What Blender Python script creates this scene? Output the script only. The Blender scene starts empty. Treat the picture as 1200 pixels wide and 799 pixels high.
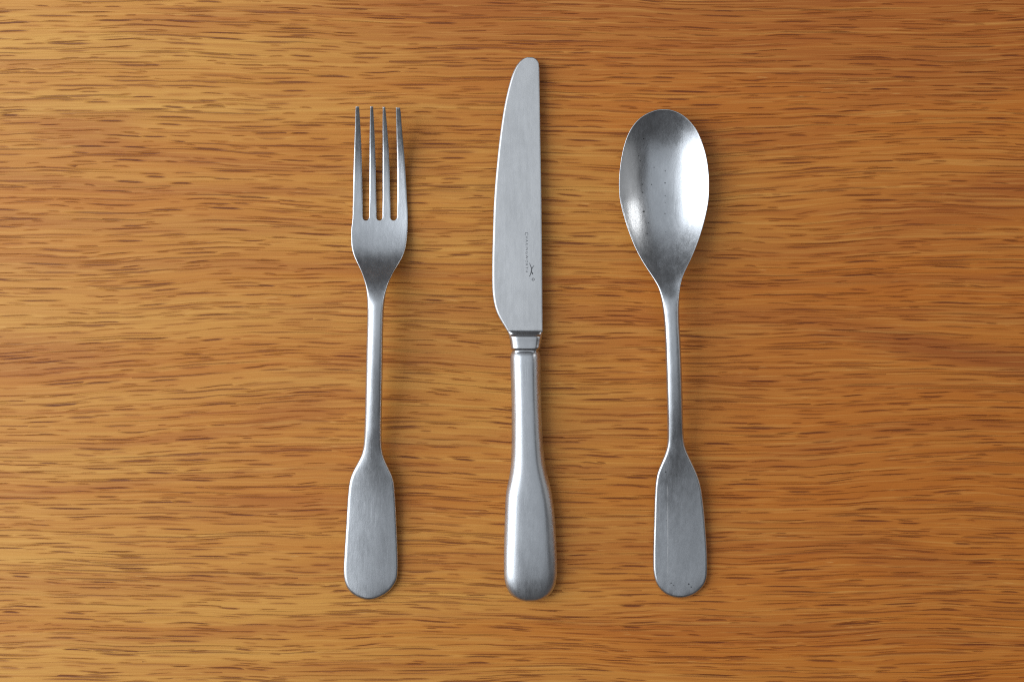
import bpy, bmesh, math
import numpy as np
from mathutils import Vector

# ------------------------------------------------------------------ camera, light, exposure
S = 0.00035            # metres of table per photograph pixel
D = 0.62               # camera height above the table
CX, CY = 600.0, 399.5
MM = 0.001
scene = bpy.context.scene
COL = scene.collection

cam_data = bpy.data.cameras.new('camera')
cam_data.sensor_width = 36.0
cam_data.lens = 18.0 / (600 * S / D)
cam_data.clip_start, cam_data.clip_end = 0.01, 50
camera = bpy.data.objects.new('camera', cam_data)
camera.location = (0, 0, D)
COL.objects.link(camera)
scene.camera = camera

world = bpy.data.worlds.new('World')
scene.world = world
world.use_nodes = True
bg = world.node_tree.nodes['Background']
bg.inputs['Color'].default_value = (0.085, 0.083, 0.084, 1)
bg.inputs['Strength'].default_value = 1.0


def area_lamp(name, loc, target, sx, sy, power, color):
    d = bpy.data.lights.new(name, 'AREA')
    d.shape = 'RECTANGLE'
    d.size, d.size_y = sx, sy
    d.energy = power
    d.color = color
    o = bpy.data.objects.new(name, d)
    o.location = loc
    o.rotation_euler = (Vector(target) - Vector(loc)).to_track_quat('-Z', 'Y').to_euler()
    COL.objects.link(o)
    return o


area_lamp('window_light', (-1.22, 0.12, 0.86), (0, 0, 0), 1.2, 1.4, 21, (0.94, 0.97, 1.0))
area_lamp('curtain_light', (-1.30, 0.14, 0.98), (0, 0, 0), 2.1, 2.4, 16, (0.92, 0.96, 1.0))
area_lamp('rim_fill_light', (1.55, 0.10, 0.55), (0, 0, 0), 0.7, 1.0, 0.9, (1.0, 0.98, 0.95))  # added fill from the right, brightens the right-hand metal rims
area_lamp('ceiling_light', (0.0, 0.42, 1.7), (0.0, 0.42, 0), 2.4, 2.0, 8.2, (0.89, 0.945, 1.0))
area_lamp('side_window_light', (1.2, 0.62, 0.62), (0, 0, 0), 0.08, 0.40, 1.6, (1.0, 0.98, 0.95))

vs = scene.view_settings
vs.view_transform = 'Standard'
vs.look = 'None'
vs.exposure = 0.0
vs.gamma = 1.0
vs.use_curve_mapping = False
scene.cycles.use_denoising = False
scene.cycles.sample_clamp_indirect = 2.0
scene.cycles.filter_width = 1.1


# ------------------------------------------------------------------ node helpers
class NT:
    def __init__(self, name):
        self.m = bpy.data.materials.new(name)
        self.m.use_nodes = True
        self.t = self.m.node_tree
        self.b = self.t.nodes['Principled BSDF']

    def n(self, kind, **kw):
        o = self.t.nodes.new(kind)
        for k, v in kw.items():
            setattr(o, k, v)
        return o

    def put(self, sock, v):
        if v is None:
            return
        if isinstance(v, bpy.types.NodeSocket):
            self.t.links.new(v, sock)
        else:
            sock.default_value = v

    def math(self, op, a, b=None, c=None, clamp=False):
        o = self.n('ShaderNodeMath', operation=op, use_clamp=clamp)
        for i, v in enumerate((a, b, c)):
            self.put(o.inputs[i], v)
        return o.outputs[0]

    def vmath(self, op, a, b=None):
        o = self.n('ShaderNodeVectorMath', operation=op)
        self.put(o.inputs[0], a)
        self.put(o.inputs[1], b)
        return o.outputs[0]

    def xyz(self, x, y, z=0.0):
        o = self.n('ShaderNodeCombineXYZ')
        for i, v in enumerate((x, y, z)):
            self.put(o.inputs[i], v)
        return o.outputs[0]

    def split(self, v):
        o = self.n('ShaderNodeSeparateXYZ')
        self.put(o.inputs[0], v)
        return o.outputs

    def noise(self, vec, scale=1.0, detail=2.0, rough=0.5, dims='3D', dist=0.0):
        o = self.n('ShaderNodeTexNoise', noise_dimensions=dims)
        self.put(o.inputs['Vector'], vec)
        o.inputs['Scale'].default_value = scale
        o.inputs['Detail'].default_value = detail
        o.inputs['Roughness'].default_value = rough
        o.inputs['Distortion'].default_value = dist
        return o.outputs['Fac']

    def smooth(self, v, a, b, lo=0.0, hi=1.0):
        o = self.n('ShaderNodeMapRange', interpolation_type='SMOOTHSTEP')
        self.put(o.inputs['Value'], v)
        self.put(o.inputs['From Min'], a)
        self.put(o.inputs['From Max'], b)
        self.put(o.inputs['To Min'], lo)
        self.put(o.inputs['To Max'], hi)
        return o.outputs['Result']

    def mix(self, f, a, b, blend='MIX'):
        o = self.n('ShaderNodeMix', data_type='RGBA', blend_type=blend)
        self.put(o.inputs['Factor'], f)
        self.put(o.inputs['A'], a) if False else None
        self.put(o.inputs[6], a)
        self.put(o.inputs[7], b)
        return o.outputs[2]

    def bump(self, h, strength, dist, normal=None):
        o = self.n('ShaderNodeBump')
        o.inputs['Strength'].default_value = strength
        o.inputs['Distance'].default_value = dist
        self.put(o.inputs['Height'], h)
        self.put(o.inputs['Normal'], normal)
        return o.outputs['Normal']


def lin(r, g, b):
    f = lambda c: (c / 255) / 12.92 if c / 255 <= 0.04045 else ((c / 255 + 0.055) / 1.055) ** 2.4
    return (f(r), f(g), f(b), 1)


# ------------------------------------------------------------------ oak
def oak_material():
    k = NT('oiled_oak')
    pos = k.n('ShaderNodeTexCoord').outputs['Object']
    p = k.vmath('SCALE', pos)
    p.node.inputs['Scale'].default_value = 1 / S        # one unit = one photograph pixel
    X, Y, _ = k.split(p)

    def st(sx, sy, y, ox=0.0, oy=0.0):
        return k.xyz(k.math('MULTIPLY_ADD', X, 1 / sx, ox), k.math('MULTIPLY_ADD', y, 1 / sy, oy), 0.0)

    # the grain wanders: broad swells, then finer waves
    w0 = k.math('SUBTRACT', k.noise(st(700, 260, Y, 3.1, 1.7), 1, 1), 0.5)
    w1 = k.math('SUBTRACT', k.noise(st(170, 60, Y, 8.3, 4.1), 1, 1), 0.5)
    w2 = k.math('SUBTRACT', k.noise(st(38, 14, Y, 1.3, 9.1), 1, 1), 0.5)
    yw = k.math('MULTIPLY_ADD', w0, 46.0, Y)
    yw = k.math('MULTIPLY_ADD', w1, 11.0, yw)
    yw = k.math('MULTIPLY_ADD', w2, 2.2, yw)

    # growth bands: contours of a slow field give the long flowing figure
    field = k.noise(st(1500, 190, Y, 2.0, 0.4), 1, 1.5, 0.4)
    ring = k.math('SINE', k.math('MULTIPLY_ADD', yw, 0.085, k.math('MULTIPLY', field, 46.0)))
    band = k.noise(st(1300, 60, yw, 2.0, 0.4), 1, 2.5, 0.55)
    streak = k.noise(st(420, 7, yw, 5.0, 2.0), 1, 3, 0.6)
    fine = k.noise(st(120, 2.3, yw, 1.0, 7.0), 1, 2, 0.6)
    broad = k.noise(st(700, 300, yw, 0.7, 3.3), 1, 1)

    c = k.mix(k.smooth(band, 0.30, 0.68), lin(206, 152, 70), lin(188, 122, 44))
    # redder heartwood to the right of the board, and one dark tongue of it
    heart = k.math('ADD', k.math('MULTIPLY_ADD', X, 1 / 1500.0, 0.64),
                   k.math('MULTIPLY', k.math('SUBTRACT', broad, 0.5), 1.3))
    c = k.mix(k.smooth(heart, 0.10, 1.10, 0.0, 0.85), c, lin(181, 100, 26))
    tongue = k.math('ABSOLUTE', k.math('SUBTRACT', yw, k.math('MULTIPLY_ADD', X, -0.17, 78.0)))
    tongue = k.math('MULTIPLY', k.smooth(tongue, 26.0, 4.0), k.smooth(X, 230.0, 520.0))
    c = k.mix(k.math('MULTIPLY', tongue, 0.7), c, lin(140, 70, 26))
    tongue2 = k.math('ABSOLUTE', k.math('SUBTRACT', yw, k.math('MULTIPLY_ADD', X, 0.22, 38.0)))
    tongue2 = k.math('MULTIPLY', k.smooth(tongue2, 40.0, 6.0), k.smooth(X, 250.0, 560.0))
    toprow = k.math('MULTIPLY', k.smooth(yw, 255.0, 385.0), k.smooth(X, -420.0, 20.0))
    c = k.mix(k.math('MULTIPLY', k.math('MAXIMUM', tongue2, toprow), k.smooth(streak, 0.25, 0.6, 0.25, 0.6)), c, lin(152, 78, 26))
    ringm = k.math('MULTIPLY', k.smooth(ring, 0.1, 1.0), k.smooth(band, 0.35, 0.6, 0.12, 0.45))
    c = k.mix(ringm, c, lin(158, 88, 32))
    c = k.mix(k.smooth(streak, 0.46, 0.78, 0.0, 0.38), c, lin(160, 88, 30))
    c = k.mix(k.smooth(streak, 0.50, 0.25, 0.0, 0.32), c, lin(212, 163, 84))
    c = k.mix(k.smooth(fine, 0.50, 0.72, 0.0, 0.30), c, lin(158, 88, 32))
    c = k.mix(k.smooth(fine, 0.50, 0.28, 0.0, 0.32), c, lin(218, 162, 84))

    # open pores: separate dark dashes, evenly scattered, each bent a little its own way
    dens = k.noise(st(300, 40, yw, 4.4, 6.6), 1, 2)
    pores = halo = None
    for cx, cy, ox, oy, l0, l1, h0, h1, dark, keep in (
            (70, 8.0, 0.30, 0.10, 12.0, 36.0, 0.30, 0.95, 1.00, 0.12),
            (44, 5.6, 17.7, 5.30, 7.0, 21.0, 0.22, 0.55, 0.75, 0.42),
            (150, 17., 41.7, 15.3, 40.0, 80.0, 0.35, 0.80, 0.80, 0.25)):
        row = k.math('MULTIPLY_ADD', yw, 1 / cy, oy)
        col = k.math('MULTIPLY_ADD', row, 0.37, k.math('MULTIPLY_ADD', X, 1 / cx, ox))
        v = k.n('ShaderNodeTexVoronoi', voronoi_dimensions='2D', feature='F1')
        k.put(v.inputs['Vector'], k.xyz(col, row))
        v.inputs['Scale'].default_value = 1.0
        v.inputs['Randomness'].default_value = 0.9
        rnd = k.split(v.outputs['Color'])
        pp = k.split(v.outputs['Position'])
        dy = k.math('SUBTRACT', row, pp[1])
        dx = k.math('MULTIPLY', k.math('SUBTRACT', k.math('SUBTRACT', col, pp[0]), k.math('MULTIPLY', dy, 0.37)), cx)
        dy = k.math('MULTIPLY', dy, cy)
        half = k.math('MULTIPLY_ADD', rnd[0], l1 - l0, l0)
        high = k.math('MULTIPLY_ADD', rnd[1], h1 - h0, h0)
        q = k.math('DIVIDE', dx, half)
        dy = k.math('MULTIPLY_ADD', k.math('MULTIPLY', k.math('SUBTRACT', rnd[2], 0.5), 1.6), k.math('MULTIPLY', q, q), dy)
        dy = k.math('MULTIPLY_ADD', k.math('MULTIPLY', k.math('SUBTRACT', rnd[1], 0.5), 1.4), q, dy)
        taper = k.math('SQRT', k.math('MAXIMUM', k.math('SUBTRACT', 1.0, k.math('POWER', k.math('ABSOLUTE', q), 2.5)), 0.0))
        d = k.math('SUBTRACT', k.math('ABSOLUTE', dy), k.math('MULTIPLY', high, taper))
        on = k.math('MULTIPLY', k.math('GREATER_THAN', k.math('MULTIPLY_ADD', k.math('SUBTRACT', dens, 0.5), 0.5, rnd[2]), keep),
                    k.smooth(k.math('ABSOLUTE', q), 1.1, 0.35))
        m = k.math('MULTIPLY', k.smooth(d, 0.28, -0.30), on)
        m = k.math('MULTIPLY', m, k.math('MULTIPLY_ADD', k.math('FRACT', k.math('MULTIPLY', rnd[1], 7.3)), 0.65 * dark, 0.35 * dark))
        g = k.math('MULTIPLY', k.smooth(d, 2.6, 0.0), on)
        pores = m if pores is None else k.math('MAXIMUM', pores, m)
        halo = g if halo is None else k.math('MAXIMUM', halo, g)
    # finer fibres that chain along the grain between them
    for sx, sy, ox, oy, th, dark in ((170, 2.7, 0.3, 0.1, 0.650, 0.62), (300, 2.3, 41.7, 15.3, 0.645, 0.58)):
        nn = k.noise(st(sx, sy, yw, ox, oy), 1, 1.0, 0.35)
        pores = k.math('MAXIMUM', pores, k.smooth(nn, th, th + 0.09, 0.0, dark))
    c = k.mix(k.math('MULTIPLY', halo, 0.22), c, lin(164, 84, 28))
    c = k.mix(k.math('MULTIPLY', pores, 0.86), c, lin(96, 40, 14))
    # pale torn fibres, short and thin
    torn = k.smooth(k.noise(st(26, 2.6, yw, 61.3, 8.8), 1, 1.5, 0.5), 0.68, 0.76)
    torn = k.math('MULTIPLY', torn, k.smooth(dens, 0.42, 0.62))
    torn = k.math('MULTIPLY', torn, k.math('SUBTRACT', 1.0, pores))
    c = k.mix(k.math('MULTIPLY', torn, 0.32), c, lin(226, 176, 104))

    k.put(k.b.inputs['Base Color'], c)
    k.put(k.b.inputs['Roughness'], k.math('MULTIPLY_ADD', fine, 0.16, 0.40))
    k.b.inputs['Specular IOR Level'].default_value = 0.32
    h = k.math('SUBTRACT', k.math('MULTIPLY_ADD', fine, 0.25, k.math('MULTIPLY', streak, 0.2)), pores)
    k.put(k.b.inputs['Normal'], k.bump(h, 0.8, 0.00026))
    return k.m


# ------------------------------------------------------------------ steel
def steel_material(name, color, rough, spots=(), mottle=0.12, bump=0.10, lines=()):
    """Tumbled stainless steel; spots = (px, py, radius px, darkness) pits."""
    k = NT(name)
    pos = k.n('ShaderNodeTexCoord').outputs['Object']
    p = k.vmath('SCALE', pos)
    p.node.inputs['Scale'].default_value = 1 / S
    X, Y, Z = k.split(p)
    k.b.inputs['Metallic'].default_value = 1.0
    def along(sx, sy):
        return k.xyz(k.math('MULTIPLY', X, 1 / sx), k.math('MULTIPLY', Y, 1 / sy), k.math('MULTIPLY', Z, 1 / sx))
    cloud = k.noise(along(22, 60), 1, 3, 0.6)
    cloud2 = k.noise(along(5, 16), 1, 3, 0.6)
    speck = k.noise(along(1.3, 3.0), 1, 2, 0.6)
    hair = k.noise(along(1.1, 70), 1, 2, 0.6)          # lengthwise polishing lines
    wear = k.noise(k.xyz(k.math('MULTIPLY_ADD', Y, 0.02, k.math('MULTIPLY', X, 0.8)), k.math('MULTIPLY', Y, 0.018), 3.0), 1, 1)
    scratch = k.smooth(wear, 0.70, 0.78)
    f = k.math('ADD', k.math('MULTIPLY', cloud, 0.5), k.math('MULTIPLY_ADD', cloud2, 0.3, k.math('MULTIPLY', speck, 0.2)))
    lo = tuple(x * (1 - mottle) for x in color[:3]) + (1,)
    hi = tuple(min(1, x * (1 + mottle)) for x in color[:3]) + (1,)
    c = k.mix(k.smooth(f, 0.36, 0.64), lo, hi)
    tot = None
    for (sx, sy, sr, sd) in spots:
        wx, wy = (sx - CX), (CY - sy)
        dx = k.math('SUBTRACT', X, wx)
        dy = k.math('SUBTRACT', Y, wy)
        d2 = k.math('SQRT', k.math('ADD', k.math('MULTIPLY', dx, dx), k.math('MULTIPLY', dy, dy)))
        m = k.math('MULTIPLY', k.smooth(d2, sr * 1.3, sr * 0.5), sd)
        tot = m if tot is None else k.math('MAXIMUM', tot, m)
    if tot is not None:
        c = k.mix(tot, c, (0.03, 0.03, 0.032, 1))
    for (x0, x1, y0, y1) in lines:      # a long fine scratch
        fy = k.math('DIVIDE', k.math('SUBTRACT', CY - y0, Y), y1 - y0)
        dx = k.math('ABSOLUTE', k.math('SUBTRACT', X, k.math('MULTIPLY_ADD', fy, x1 - x0, x0 - CX)))
        m = k.math('MULTIPLY', k.smooth(dx, 1.0, 0.3), k.math('MULTIPLY', k.smooth(fy, 0.0, 0.1), k.smooth(fy, 1.0, 0.8)))
        c = k.mix(k.math('MULTIPLY', m, k.smooth(cloud2, 0.35, 0.6, 0.25, 0.8)), c, (0.80, 0.81, 0.82, 1))
    k.put(k.b.inputs['Base Color'], c)
    r = k.math('MULTIPLY_ADD', k.math('SUBTRACT', cloud, 0.5), 0.16, k.math('MULTIPLY_ADD', k.math('SUBTRACT', cloud2, 0.5), 0.14, rough))
    r = k.math('MULTIPLY_ADD', k.math('SUBTRACT', hair, 0.5), 0.12, r)
    k.put(k.b.inputs['Roughness'], r)
    h = k.math('MULTIPLY_ADD', speck, 0.35, k.math('MULTIPLY_ADD', hair, 0.28, k.math('MULTIPLY', cloud2, 0.7)))
    h = k.math('SUBTRACT', h, k.math('MULTIPLY', scratch, 0.5))
    k.put(k.b.inputs['Normal'], k.bump(h, bump, 0.0003))
    return k.m


# ------------------------------------------------------------------ curves and solids
def spline(xs, ys, x):
    """Monotone cubic (Fritsch-Carlson) through points."""
    xs, ys, x = np.asarray(xs, float), np.asarray(ys, float), np.asarray(x, float)
    h = np.diff(xs)
    s = np.diff(ys) / h
    m = np.zeros_like(ys)
    m[0], m[-1] = s[0], s[-1]
    for i in range(1, len(xs) - 1):
        if s[i - 1] * s[i] > 0:
            w1, w2 = 2 * h[i] + h[i - 1], h[i] + 2 * h[i - 1]
            m[i] = (w1 + w2) / (w1 / s[i - 1] + w2 / s[i])
    j = np.clip(np.searchsorted(xs, x) - 1, 0, len(h) - 1)
    t = np.clip((x - xs[j]) / h[j], 0, 1)
    t2, t3 = t * t, t * t * t
    return ((2 * t3 - 3 * t2 + 1) * ys[j] + (t3 - 2 * t2 + t) * h[j] * m[j]
            + (-2 * t3 + 3 * t2) * ys[j + 1] + (t3 - t2) * h[j] * m[j + 1])


def soften(a, sigma):
    n = int(sigma * 3) + 1
    k = np.exp(-0.5 * (np.arange(-n, n + 1) / sigma) ** 2)
    k /= k.sum()
    pad = np.concatenate([2 * a[0] - a[n:0:-1], a, 2 * a[-1] - a[-2:-n - 2:-1]])
    return np.convolve(pad, k, 'valid')


def profile(xs, ys, y, sigma):
    g = np.arange(min(xs[0], y[0]), max(xs[-1], y[-1]) + 0.5, 0.5)
    return np.interp(y, g, soften(spline(xs, ys, g), sigma * 2))


class Rows:
    """Stations along a utensil, crowded towards its rounded ends."""
    def __init__(self, y0, y1, n, top=True, bottom=True, dense=()):
        self.y0, self.y1, self.top, self.bottom = y0, y1, top, bottom
        self.f = np.linspace(0, 1, n)
        self.y = self.unwarp(self.f)
        for a, b, m in dense:
            self.y = np.concatenate([self.y[(self.y < a) | (self.y > b)], np.linspace(a, b, m)])
        self.y = np.sort(self.y)

    def unwarp(self, f):
        if self.top and self.bottom:
            e = 0.5 - 0.5 * np.cos(np.pi * f)
        elif self.top:
            e = 1 - np.cos(np.pi / 2 * f)
        elif self.bottom:
            e = np.sin(np.pi / 2 * f)
        else:
            e = f
        return self.y0 + (self.y1 - self.y0) * e

    def warp(self, y):
        e = np.clip((np.asarray(y, float) - self.y0) / (self.y1 - self.y0), 0, 1)
        if self.top and self.bottom:
            return np.arccos(1 - 2 * e) / np.pi
        if self.top:
            return np.arccos(1 - e) / (np.pi / 2)
        if self.bottom:
            return np.arcsin(e) / (np.pi / 2)
        return e

    def side(self, pts, sigma=2.6):
        pts = sorted(pts)
        a = spline(self.warp([p[0] for p in pts]), [p[1] for p in pts], self.f)
        return np.interp(self.warp(self.y), self.f, soften(a, sigma))


def edge_cols(n, power=0.62):
    """n positions in -1..1 crowded at both edges."""
    t = np.linspace(-1, 1, n)
    return np.sin(t * np.pi / 2) * 0.55 + np.sign(t) * (1 - (1 - np.abs(t)) ** 1.9) * 0.45


def solid(PX, PY, mask, ztop, thick, edge):
    """Closed sheet-metal body. PX, PY: grid in photo pixels at the object's own height;
    mask: which grid faces exist; ztop(PX, PY, dist): upper face; thick: thickness; edge: edge radius.
    Returns verts, faces, and for each face its grid row and column."""
    R, C = PX.shape
    quads = []
    ecount = {}
    for i in range(R - 1):
        for j in range(C - 1):
            if mask[i, j]:
                a, b, c, d = i * C + j, i * C + j + 1, (i + 1) * C + j + 1, (i + 1) * C + j
                quads.append((a, d, c, b, i, j))
                for e in ((a, d), (d, c), (c, b), (b, a)):
                    ecount[e] = (i, j)
    bedges = [(e, rc) for e, rc in ecount.items() if (e[1], e[0]) not in ecount]
    P = np.stack([PX.ravel(), PY.ravel()], 1)
    A = np.array([P[e[0]] for e, _ in bedges])
    B = np.array([P[e[1]] for e, _ in bedges])
    AB = B - A
    L2 = np.maximum((AB ** 2).sum(1), 1e-12)
    used = np.zeros(len(P), bool)
    for q in quads:
        used[list(q[:4])] = True
    dist = np.zeros(len(P))
    idx = np.nonzero(used)[0]
    for s in range(0, len(idx), 1500):
        ii = idx[s:s + 1500]
        t = np.clip(((P[ii][:, None] - A) * AB).sum(2) / L2, 0, 1)
        q = A + t[..., None] * AB
        dist[ii] = np.sqrt((((P[ii][:, None] - q) ** 2).sum(2)).min(1))
    dmm = (dist * S / MM).reshape(R, C)
    edge = np.broadcast_to(edge, (R, C))
    thick = np.broadcast_to(thick, (R, C))
    drop = edge - np.sqrt(np.maximum(edge ** 2 - np.maximum(edge - dmm, 0) ** 2, 0))
    zt = ztop(PX, PY, dmm) - drop
    zb = zt + 2 * drop - thick
    zb = np.minimum(zb, zt - 0.02)
    k = (D - zt * MM) / D
    WX, WY = (PX - CX) * S * k, (CY - PY) * S * k
    top = np.stack([WX, WY, zt * MM], 2).reshape(-1, 3)
    bot = np.stack([WX, WY, zb * MM], 2).reshape(-1, 3)
    remap = -np.ones(len(P), int)
    remap[idx] = np.arange(len(idx))
    n = len(idx)
    verts = np.concatenate([top[idx], bot[idx]])
    faces, rc = [], []
    for a, d, c, b, i, j in quads:
        ra, rd, rcc, rb = remap[a], remap[d], remap[c], remap[b]
        faces.append((ra, rd, rcc, rb)); rc.append((i, j))
        faces.append((rb + n, rcc + n, rd + n, ra + n)); rc.append((i, j))
    for (a, b), g in bedges:
        ra, rb = remap[a], remap[b]
        faces.append((rb, ra, ra + n, rb + n)); rc.append(g)
    return verts, faces, np.array(rc)


def split_parts(verts, faces, owner, specs):
    """Cut one smooth body into part meshes that keep its common normals, so no seam shows."""
    whole = bpy.data.meshes.new('whole')
    whole.from_pydata([tuple(v) for v in verts], [], [tuple(int(q) for q in f) for f in faces])
    whole.update()
    vn = np.zeros(len(verts) * 3)
    whole.vertex_normals.foreach_get('vector', vn)
    vn = vn.reshape(-1, 3)
    bpy.data.meshes.remove(whole)
    out = {}
    for key, (name, mat, parent) in specs.items():
        sel = [faces[i] for i in np.nonzero(owner == key)[0]]
        ids = sorted({v for f in sel for v in f})
        mp = {v: i for i, v in enumerate(ids)}
        me = bpy.data.meshes.new(name)
        me.from_pydata([tuple(verts[v]) for v in ids], [], [tuple(mp[v] for v in f) for f in sel])
        me.polygons.foreach_set('use_smooth', [True] * len(me.polygons))
        me.update()
        me.normals_split_custom_set_from_vertices([tuple(vn[v]) for v in ids])
        me.materials.append(mat)
        o = bpy.data.objects.new(name, me)
        COL.objects.link(o)
        o.parent = out[parent] if isinstance(parent, int) else parent
        out[key] = o
    return out


def thing(name, label, cat, group=None):
    o = bpy.data.objects.new(name, None)
    o.empty_display_size = 0.01
    COL.objects.link(o)
    o['label'], o['category'] = label, cat
    if group:
        o['group'] = group
    return o


def mesh_object(name, verts, faces, mat, parent=None, smooth=True):
    me = bpy.data.meshes.new(name)
    me.from_pydata([tuple(v) for v in verts], [], [tuple(int(q) for q in f) for f in faces])
    me.polygons.foreach_set('use_smooth', [smooth] * len(me.polygons))
    me.update()
    me.materials.append(mat)
    o = bpy.data.objects.new(name, me)
    COL.objects.link(o)
    o.parent = parent
    return o


# ------------------------------------------------------------------ table
def build_table(mat):
    bm = bmesh.new()
    bmesh.ops.create_cube(bm, size=1.0)
    for v in bm.verts:
        v.co.x *= 1.5
        v.co.y *= 0.85
        v.co.z = v.co.z * 0.028 - 0.014
    bmesh.ops.bevel(bm, geom=[e for e in bm.edges], offset=0.003, segments=3, affect='EDGES')
    me = bpy.data.meshes.new('table_top')
    bm.to_mesh(me)
    bm.free()
    me.materials.append(mat)
    o = bpy.data.objects.new('table_top', me)
    o['kind'] = 'structure'
    COL.objects.link(o)


# ------------------------------------------------------------------ fork
FORK_L = [(258, 413.3), (262.5, 412.2), (274, 411.4), (283.7, 411.3), (295, 412.8), (303, 415.7), (311, 420), (319.5, 423.8),
          (327.6, 426.6), (335.8, 428.6), (344, 429.9), (360, 430.4), (385, 430.0), (411, 429.2), (459, 428.3),
          (506, 426.9), (520, 426.2), (528, 425.1), (534, 423.2), (543.8, 418), (555.6, 411.9), (562.8, 409.6), (579, 407.6),
          (615, 405.4), (650, 403.2), (665, 402.5), (674, 402.8), (684, 404.8), (691, 408.6), (697, 414.8), (700.5, 421.5), (702.5, 430.5)]
FORK_R = [(258, 478), (262.5, 477.9), (274, 477.4), (283.7, 476.6), (295, 474.4), (303, 471), (311, 466), (319.5, 460.8),
          (327.6, 456.7), (335.8, 453.8), (344, 451.7), (360, 449.8), (385, 448.9), (411, 448.4), (459, 447.8), (506, 447.0),
          (520, 447.0), (528, 447.7), (534, 449.2), (543.8, 453.2), (551, 456.7), (559, 460.5), (567.5, 462), (591, 463.8), (615, 465),
          (638.8, 466), (662.5, 466.7), (676.8, 465.8), (686.3, 461.3), (693.4, 455.0), (699.4, 445.5), (702.5, 434.5)]


def build_fork(mat):
    rows = Rows(125, 702.5, 480, dense=((251, 270, 48),))
    y = rows.y
    R = len(y)
    head = y >= 256.0
    L = rows.side([(125, 416.9), (150, 415.8), (175, 414.8), (210, 413.8), (238, 413.4)] + FORK_L)
    Rr = rows.side([(125, 468.6), (150, 471.2), (175, 473.5), (210, 476.0), (238, 477.4)] + FORK_R)
    inner = [  # the six inner edges of the tines, from the tips to the slot ends
        [(125, 420.9), (150, 422.5), (175, 423.6), (210, 424.6), (238, 425.0), (258, 425.1)],
        [(125, 433.8), (150, 433.1), (175, 432.8), (210, 432.6), (238, 432.5), (258, 432.5)],
        [(125, 437.4), (150, 438.7), (175, 439.7), (210, 440.6), (238, 441.1), (258, 441.2)],
        [(125, 448.4), (150, 448.1), (175, 448.1), (210, 448.1), (238, 448.2), (258, 448.2)],
        [(125, 451.6), (150, 453.9), (175, 455.6), (210, 457.0), (238, 457.5), (258, 457.6)],
        [(125, 463.8), (150, 464.3), (175, 464.8), (210, 465.1), (238, 465.2), (258, 465.2)]]
    i0 = int(np.argmin(np.abs(y - 254.6)))
    bounds = [L]
    for pts in inner:
        v = spline([p[0] for p in pts], [p[1] for p in pts], np.minimum(y, y[i0]))
        f = (v[i0] - L[i0]) / (Rr[i0] - L[i0])
        v = np.where(y > y[i0], L + f * (Rr - L), v)
        bounds.append(v)
    bounds.append(Rr)
    # even the columns out again down the handle
    f_even = np.linspace(0, 1, 8)
    cols, colkind, slotu = [], [], []
    ntine, nslot = 12, 6
    for b in range(7):
        tine = b % 2 == 0
        u = (edge_cols(ntine + 1) if tine else edge_cols(nslot + 1)) * 0.5 + 0.5
        for q, t in enumerate(u[:-1]):
            cols.append(bounds[b] * (1 - t) + bounds[b + 1] * t)
            colkind.append(b)
            slotu.append(0.0 if tine else (1 - (2 * t - 1) ** 2))
    cols.append(bounds[7]); slotu.append(0.0)
    PX = np.stack(cols, 1)
    PY = np.repeat(y[:, None], PX.shape[1], 1)
    for i in range(i0, R):     # round slot ends
        dec = max(0.0, 1 - (y[i] - y[i0]) / 14.0)
        PY[i] += 3.6 * np.sqrt(np.array(slotu)) * dec ** 1.3
    tip = np.array([0, 0, 0, 0.2, 0.4, 0.7, 1.3])
    for j, b in enumerate(colkind):
        PY[:i0, j] += tip[b] * (1 - (y[:i0] - 125) / (y[i0] - 125))
    PY[:i0, -1] += 1.3 * (1 - (y[:i0] - 125) / (y[i0] - 125))
    mask = np.ones((R - 1, PX.shape[1] - 1), bool)
    for j, b in enumerate(colkind):
        if b % 2 == 1:
            mask[:i0, j] = False
    mid = (L + Rr) / 2
    half = (Rr - L) / 2
    U = (PX - mid[:, None]) / half[:, None]
    spine = profile([125, 150, 180, 210, 235, 252, 266, 284, 301, 310, 318, 328, 336, 346, 360, 385, 420, 460, 505, 540, 580, 620, 660, 690, 703],
                          [14.5, 9.9, 5.8, 3.4, 2.4, 2.3, 2.8, 4.2, 6.1, 7.8, 9.9, 12.5, 13.9, 15.0, 15.9, 16.2, 15.3, 13.2, 10.2, 7.7, 5.5, 4.2, 3.2, 2.7, 2.45], y, 4)
    crown = spline([125, 260, 300, 335, 360, 500, 530, 560, 610, 680, 703],
                   [-0.25, -0.5, -0.5, -0.1, 0.8, 0.95, 0.7, 0.55, 0.50, 0.45, 0.4], y)
    thick = spline([125, 180, 240, 300, 345, 380, 480, 530, 560, 640, 703],
                   [1.4, 1.9, 2.1, 2.3, 3.0, 3.4, 3.4, 2.9, 2.4, 2.3, 2.2], y)
    edge = spline([125, 180, 232, 246, 268, 285, 320, 350, 370, 500, 530, 570, 703],
                  [0.45, 0.6, 0.5, 0.22, 0.22, 0.5, 0.6, 0.9, 1.25, 1.25, 1.1, 1.05, 1.0], y)
    ztop = lambda px, py, d: np.interp(py, y, spine) + np.interp(py, y, crown) * (1 - U ** 2)
    v, f, rc = solid(PX, PY, mask, ztop, thick[:, None], edge[:, None])
    owner = np.full(len(f), 1)
    ck = np.array(colkind)
    t_rows = rc[:, 0] < i0
    owner[rc[:, 0] >= i0] = 1
    i1 = int(np.argmin(np.abs(y - 352)))
    owner[rc[:, 0] >= i1] = 0
    for tnum, b in enumerate((0, 2, 4, 6)):
        owner[t_rows & (ck[rc[:, 1]] == b)] = 2 + tnum
    root = thing('fork', 'steel table fork with four tines, on oak left of the knife', 'fork', 'brushed steel cutlery set')
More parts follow.
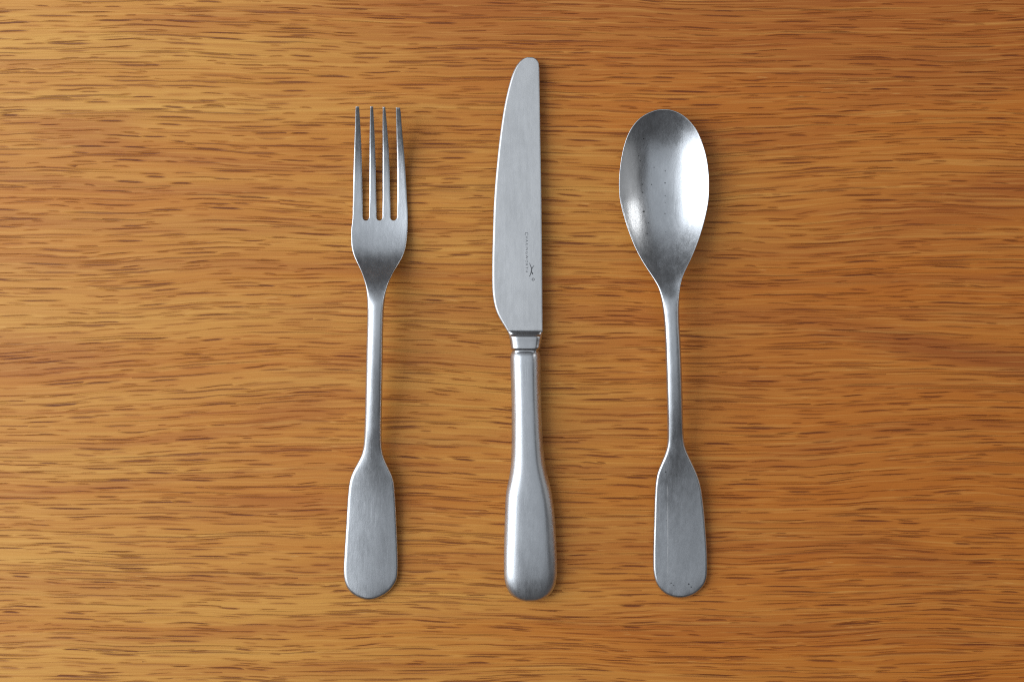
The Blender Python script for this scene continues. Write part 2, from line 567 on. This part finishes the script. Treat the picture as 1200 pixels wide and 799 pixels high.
    split_parts(v, f, owner, {0: ('handle', mat, root), 1: ('fork_head', mat, root), 2: ('tine', mat, 1), 3: ('tine', mat, 1),
                              4: ('tine', mat, 1), 5: ('tine', mat, 1)})


# ------------------------------------------------------------------ spoon
SPOON_L = [(128.2, 775.5), (129, 769), (131, 763.0), (136, 753.2), (142.6, 745.6), (152.3, 738.6), (165.3, 733), (180, 729.2), (196, 726.7),
           (214, 725.4), (230.5, 726.0), (246, 729), (262.5, 733.7), (279, 739.6), (295, 746.6), (311, 755.7), (321, 762.3),
           (327.7, 766.6), (335.8, 771.2), (344, 773.8), (360, 776.5), (375, 778.2), (402.6, 779.7), (457.7, 781.4), (512.7, 782.5),
           (520, 782.2), (526.5, 780.9), (535.6, 777.8), (546, 773.2), (556, 769.6), (571.5, 767.6), (612.6, 766.2), (650, 765.4), (663.8, 765.4),
           (676.7, 767), (687, 771.3), (694.6, 778.5), (699.2, 787.6), (700.3, 795.5)]
SPOON_R = [(128.2, 780.5), (129, 786.5), (131, 792.8), (136, 801.7), (142.6, 809), (152.3, 816.4), (165.3, 822.4), (180, 827.0), (196, 829.9),
           (214, 831.2), (230.5, 830.8), (246, 828.6), (262.5, 824.7), (279, 819.7), (295, 813.6), (311, 806.3), (321, 801.4),
           (327.7, 799), (335.8, 797.4), (344, 796.5), (360, 796), (375, 796.2), (402.6, 797.7), (457.7, 799.7), (512.7, 801.4),
           (520, 802.3), (526.5, 804.2), (535.6, 808.2), (546, 813), (556, 817.5), (571.5, 821.8), (612.6, 826.6), (650, 829), (663.8, 829.3),
           (674, 829), (684, 826), (692, 819.3), (698.5, 808.5), (700.3, 798.5)]


def build_spoon(mat):
    rows = Rows(128.2, 700.3, 520)
    y = rows.y
    L, Rr = rows.side(SPOON_L), rows.side(SPOON_R)
    u = edge_cols(57)
    mid, half = (L + Rr) / 2, (Rr - L) / 2
    PX = mid[:, None] + half[:, None] * u[None]
    PY = np.repeat(y[:, None], PX.shape[1], 1)
    U = np.repeat(u[None], len(y), 0)
    rim = profile([128, 170, 215, 260, 295, 315, 335, 355, 385, 420, 470, 520, 560, 600, 650, 700],
                        [9.6, 8.7, 8.4, 8.9, 10.4, 12.0, 13.9, 15.2, 15.9, 15.1, 12.7, 9.3, 6.5, 4.7, 3.4, 2.6], y, 7)
    v = np.where(y < 212, (y - 212) / (212 - 128.2), (y - 212) / (352 - 212))
    g = np.where(y < 212, 1 - v ** 2, np.maximum(1 - v ** 2, 0) ** 1.6)
    g = np.where(y > 352, 0, g)
    crown = spline([128, 335, 362, 500, 530, 560, 610, 680, 700],
                   [0.0, 0.0, 0.7, 0.9, 0.7, 0.55, 0.5, 0.45, 0.4], y)
    thick = spline([128, 250, 310, 345, 380, 480, 530, 560, 640, 700],
                   [1.3, 1.3, 1.7, 2.8, 3.3, 3.3, 2.8, 2.4, 2.3, 2.2], y)
    edge = spline([128, 300, 345, 370, 500, 530, 570, 700],
                  [0.42, 0.45, 0.8, 1.15, 1.15, 1.1, 1.05, 1.0], y)
    ztop = lambda px, py, d: (rim[:, None] - 7.0 * g[:, None] * (1 - np.abs(U) ** 2.2)
                              + crown[:, None] * (1 - U ** 2))
    mask = np.ones((len(y) - 1, PX.shape[1] - 1), bool)
    vv, f, rc = solid(PX, PY, mask, ztop, thick[:, None], edge[:, None])
    i1 = int(np.argmin(np.abs(y - 352)))
    owner = (rc[:, 0] < i1).astype(int)
    root = thing('spoon', 'steel table spoon with a shaded oval bowl, on oak right of the knife', 'spoon', 'brushed steel cutlery set')
    split_parts(vv, f, owner, {0: ('handle', mat, root), 1: ('bowl', mat, root)})


# ------------------------------------------------------------------ knife
BLADE_L = [(67.3, 619), (69, 613), (72, 609.2), (75.8, 606), (87, 600.5), (105, 595.2), (127.6, 590.4), (150, 587), (172.6, 584.2),
           (195, 582), (217.7, 580), (240, 578.6), (277.5, 577.4), (313, 576.6), (337, 576.7), (353.5, 578.3), (367.8, 582.2),
           (377, 587.3), (384.4, 592.8), (389.2, 594.9)]
BLADE_R = [(67.3, 623), (68, 626), (70, 628.9), (74.6, 631.5), (80, 632.0), (100, 632.4), (150, 633.2), (240, 634.7), (300, 635.4), (389.2, 636.0)]
HANDLE_L = [(411, 600.4), (412.5, 599.6), (416, 598.2), (424, 597.9), (447.6, 598.7), (481, 599.5), (515, 599.5), (537.7, 599), (553, 597.8), (566, 595),
            (579.4, 592.6), (594.7, 591.8), (627.5, 591), (660, 590.4), (672, 590.6), (681, 591.6), (690, 594.6), (697.5, 599.8), (702.2, 608), (704.2, 617)]
HANDLE_R = [(411, 631.3), (412.5, 632.0), (416, 633.2), (424, 633.6), (447.6, 633.8), (481, 634.7), (515, 636.3), (537.7, 638.1), (553, 640.9), (566, 644.3),
            (583.8, 647.8), (605.6, 650.3), (638.5, 652.1), (660, 653), (671, 653), (682, 651.7), (691, 648.2), (698.6, 641.5), (703, 631.5), (704.2, 623)]
KZ = 4.6     # height of the knife's centre plane, mm


def loft(rows, L, Rr, hh, power, zpower, zc, ncol=49, cap0=True, cap1=True):
    """Closed body of oval sections: half width from the outline, half height hh."""
    th = np.linspace(0, 2 * np.pi, ncol, endpoint=False)
    c, s = np.cos(th), np.sin(th)
    sz = np.sign(s) * np.abs(s) ** zpower
    verts = []
    power = np.broadcast_to(power, (len(rows.y),))
    for i, y in enumerate(rows.y):
        cu = np.sign(c) * np.abs(c) ** power[i]
        z = zc[i] + hh[i] * sz
        k = (D - zc[i] * MM) / D
        px = (L[i] + Rr[i]) / 2 + (Rr[i] - L[i]) / 2 * cu
        verts += list(zip((px - CX) * S * k, np.full(ncol, (CY - y) * S * k), z * MM))
    n = len(rows.y)
    faces = []
    for i in range(n - 1):
        for j in range(ncol):
            j2 = (j + 1) % ncol
            faces.append((i * ncol + j, (i + 1) * ncol + j, (i + 1) * ncol + j2, i * ncol + j2))
    if cap0:
        faces.append(tuple(range(ncol)))
    if cap1:
        faces.append(tuple((n - 1) * ncol + j for j in reversed(range(ncol))))
    return verts, faces


def build_knife(mat, blade_mat, bolster_mat, ink):
    root = thing('knife', 'steel table knife with an engraved blade, on oak between fork and spoon', 'knife', 'brushed steel cutlery set')
    # blade
    rows = Rows(67.3, 389.2, 300, True, False)
    y = rows.y
    L, Rr = rows.side(BLADE_L, 4), rows.side(BLADE_R, 4)
    u = edge_cols(33)
    mid, half = (L + Rr) / 2, (Rr - L) / 2
    PX = mid[:, None] + half[:, None] * u[None]
    PY = np.repeat(y[:, None], PX.shape[1], 1)
    U01 = np.repeat((u[None] + 1) / 2, len(y), 0)

    def zblade(px, py):
        f = np.clip((px - 577) / 58.0, 0, 1)
        lift = -0.0035 * (391 - py)                       # the point sits a little lower
        return KZ + lift + 0.55 + 0.62 * f
    bev = np.clip(1 - (PX - L[:, None]) / 1.7, 0, 1)       # ground cutting edge along the left side
    ztop = lambda px, py, d: zblade(px, py) - 0.55 * bev ** 1.3
    thick = 1.1 + 1.2 * np.clip((PX - 577) / 58.0, 0, 1) - 0.85 * bev
    edge = 0.10 + 0.28 * U01 ** 0.5
    edge = np.minimum(edge, thick * 0.45)
    mask = np.ones((len(y) - 1, PX.shape[1] - 1), bool)
    v, f, rc = solid(PX, PY, mask, ztop, thick, edge)
    blade = split_parts(v, f, np.zeros(len(f), int), {0: ('blade', blade_mat, root)})[0]
    # bolster: ramps up from the blade, waists, and ends in a bead and groove
    by = np.concatenate([np.linspace(386.3, 396, 60), np.linspace(396.2, 413.5, 70)])
    class B: pass
    b = B(); b.y = by
    bl = soften(spline([386.3, 388.5, 391.5, 395, 401, 405.5, 408, 409, 410.5, 412, 413.5], [594.1, 594.9, 595.8, 596.6, 597.8, 598.4, 598.6, 599.2, 600.6, 600.9, 600.4], by), 2)
    br = soften(spline([386.3, 388.5, 391.5, 395, 401, 405.5, 408, 409, 410.5, 412, 413.5], [635.9, 635.9, 635.7, 635.4, 634.6, 633.9, 633.4, 632.8, 631.2, 630.9, 631.3], by), 2)
    bh = soften(spline([386.3, 387.3, 388.0, 389.4, 390.4, 391.4, 392.4, 394.6, 397, 400, 404, 407, 408.4, 409.6, 411, 412.3, 413.5],
                       [0.45, 0.95, 1.45, 1.9, 2.12, 2.3, 2.6, 3.5, 3.62, 3.55, 3.52, 3.68, 3.65, 3.42, 3.3, 3.3, 3.3], by), 1.6)
    v, f = loft(b, bl, br, bh, 0.42, 1.15, np.full(len(by), KZ), 96)
    mesh_object('bolster', v, f, bolster_mat, root)
    # handle
    rows = Rows(411, 704.2, 330, True, True)
    y = rows.y
    L, Rr = rows.side(HANDLE_L, 4), rows.side(HANDLE_R, 4)
    hh = spline([411, 412, 414, 418, 425, 470, 530, 570, 620, 655, 675, 687, 695, 700, 703, 704.2],
                [3.2, 3.42, 3.8, 4.25, 4.5, 4.55, 4.5, 4.35, 4.1, 3.85, 3.55, 3.1, 2.5, 1.85, 1.1, 0.5], y)
    zc = spline([411, 570, 660, 704.2], [KZ, KZ - 0.2, KZ - 0.65, KZ - 0.9], y)
    v, f = loft(rows, L, Rr, hh, spline([411, 540, 600, 705], [0.62, 0.60, 0.48, 0.46], y), 1.62, zc, 96)
    mesh_object('handle', v, f, mat, root)

    # engraving on the blade: reads downwards, tops of the letters to the right
    def place(px, py):
        z = zblade(px, py) + 0.03
        k = (D - z * MM) / D
        return ((px - CX) * S * k, (CY - py) * S * k, z * MM)

    def letters(body, x0, x1, y0, y1, space):
        cu = bpy.data.curves.new('lettering', 'FONT')
        cu.body = body
        cu.space_character = space
        cu.resolution_u = 3
        o = bpy.data.objects.new('lettering', cu)
        COL.objects.link(o)
        dg = bpy.context.evaluated_depsgraph_get()
        me = bpy.data.meshes.new_from_object(o.evaluated_get(dg))
        bpy.data.objects.remove(o)
        bpy.data.curves.remove(cu)
        co = np.array([q.co[:] for q in me.vertices])
        fs = [tuple(p.vertices) for p in me.polygons]
        bpy.data.meshes.remove(me)
        a, b_ = co.min(0), co.max(0)
        px = x0 + (co[:, 1] - a[1]) / (b_[1] - a[1]) * (x1 - x0)
        py = y0 + (co[:, 0] - a[0]) / (b_[0] - a[0]) * (y1 - y0)
        return [place(p, q) for p, q in zip(px, py)], fs
    v1, f1 = letters('C', 615.0, 619.0, 272.3, 275.8, 1)
    v2, f2 = letters('HARINGWORTH', 615.9, 618.8, 277.0, 319.0, 1.45)
    n = len(v1)
    mesh_object('lettering', v1 + v2, f1 + [tuple(q + n for q in g) for g in f2], ink, blade, False)

    # leaping hare mark and the small ringed letter under it
    vv, ff = [], []

    def stroke(pts, widths):
        base = len(vv)
        P = np.array(pts, float)
        T = np.gradient(P, axis=0)
        T /= np.linalg.norm(T, axis=1)[:, None]
        for p, t, w in zip(P, T, widths):
            vv.append(place(p[0] - t[1] * w / 2, p[1] + t[0] * w / 2))
            vv.append(place(p[0] + t[1] * w / 2, p[1] - t[0] * w / 2))
        for i in range(len(P) - 1):
            a = base + 2 * i
            ff.append((a, a + 1, a + 3, a + 2))
    stroke([(620.5, 308.0), (621.3, 310.5), (622.3, 312.8), (623.1, 315), (622.7, 317.5), (622.1, 320), (621.2, 322.4), (620.4, 324.2)],
           [0.4, 0.8, 0.95, 1.35, 1.3, 1.1, 0.9, 0.7])
    mesh_object('emblem', vv, ff, ink, blade, False)
    vv, ff = [], []
    stroke([(626.2, 311.0), (625.0, 312.2), (624.0, 313.4), (623.2, 315.2)], [0.4, 0.7, 0.8, 0.9])
    stroke([(622.6, 317.0), (623.2, 319.0), (623.9, 320.4), (624.4, 321.6)], [0.9, 1.0, 1.6, 0.8])
    for q in range(len(vv)):
        vv[q] = (vv[q][0], vv[q][1], vv[q][2] + 0.00001)
    mesh_object('emblem', vv, ff, ink, blade, False)
    vv, ff = [], []
    ang = np.linspace(0, 2 * np.pi, 19)
    stroke([(624.8 + 1.35 * math.cos(a), 327.4 + 1.35 * math.sin(a)) for a in ang], [0.75] * 19)
    mesh_object('emblem', vv, ff, ink, blade, False)


# ------------------------------------------------------------------ build
build_table(oak_material())
spoon_pits = [(753, 165, 0.7, .7), (752.5, 172, 0.6, .6), (747.5, 184.5, 0.7, .7), (749.5, 190, 0.7, .6), (766, 197, 0.8, .6), (779, 201, 0.8, .6),
              (763, 217, 0.8, .7), (779, 215, 1.0, .7), (752, 217, 0.8, .8), (752.5, 226.5, 0.9, .8), (779, 230, 0.7, .6), (779, 238, 0.6, .5),
              (778.5, 251, 0.8, .6), (753.5, 249, 1.3, .95), (759, 262, 0.8, .7), (757, 275, 0.9, .6), (779, 273, 0.7, .5), (752, 270, 0.8, .6),
              (778, 551, 1.0, .7), (785.5, 681.5, 0.9, .6), (788.5, 684, 0.8, .6), (806, 682.5, 1.1, .75), (809, 686, 0.9, .7), (780, 608, 0.7, .5)]
fork_steel = steel_material('tumbled_steel', (0.535, 0.56, 0.59), 0.33, (), 0.05)
spoon_steel = steel_material('pitted_steel', (0.525, 0.55, 0.58), 0.30, spoon_pits, 0.10, lines=((780.3, 781.8, 556, 684),))
handle_steel = steel_material('satin_steel', (0.535, 0.56, 0.59), 0.34, (), 0.06)
blade_steel = steel_material('matt_blade_steel', (0.50, 0.512, 0.525), 0.45, (), 0.05, bump=0.05)
bolster_steel = steel_material('polished_steel', (0.52, 0.535, 0.555), 0.27, (), 0.05, bump=0.04)
ik = NT('etched_grey')
ik.b.inputs['Base Color'].default_value = (0.085, 0.09, 0.098, 1)
ik.b.inputs['Roughness'].default_value = 0.8
build_fork(fork_steel)
build_knife(handle_steel, blade_steel, bolster_steel, ik.m)
build_spoon(spoon_steel)
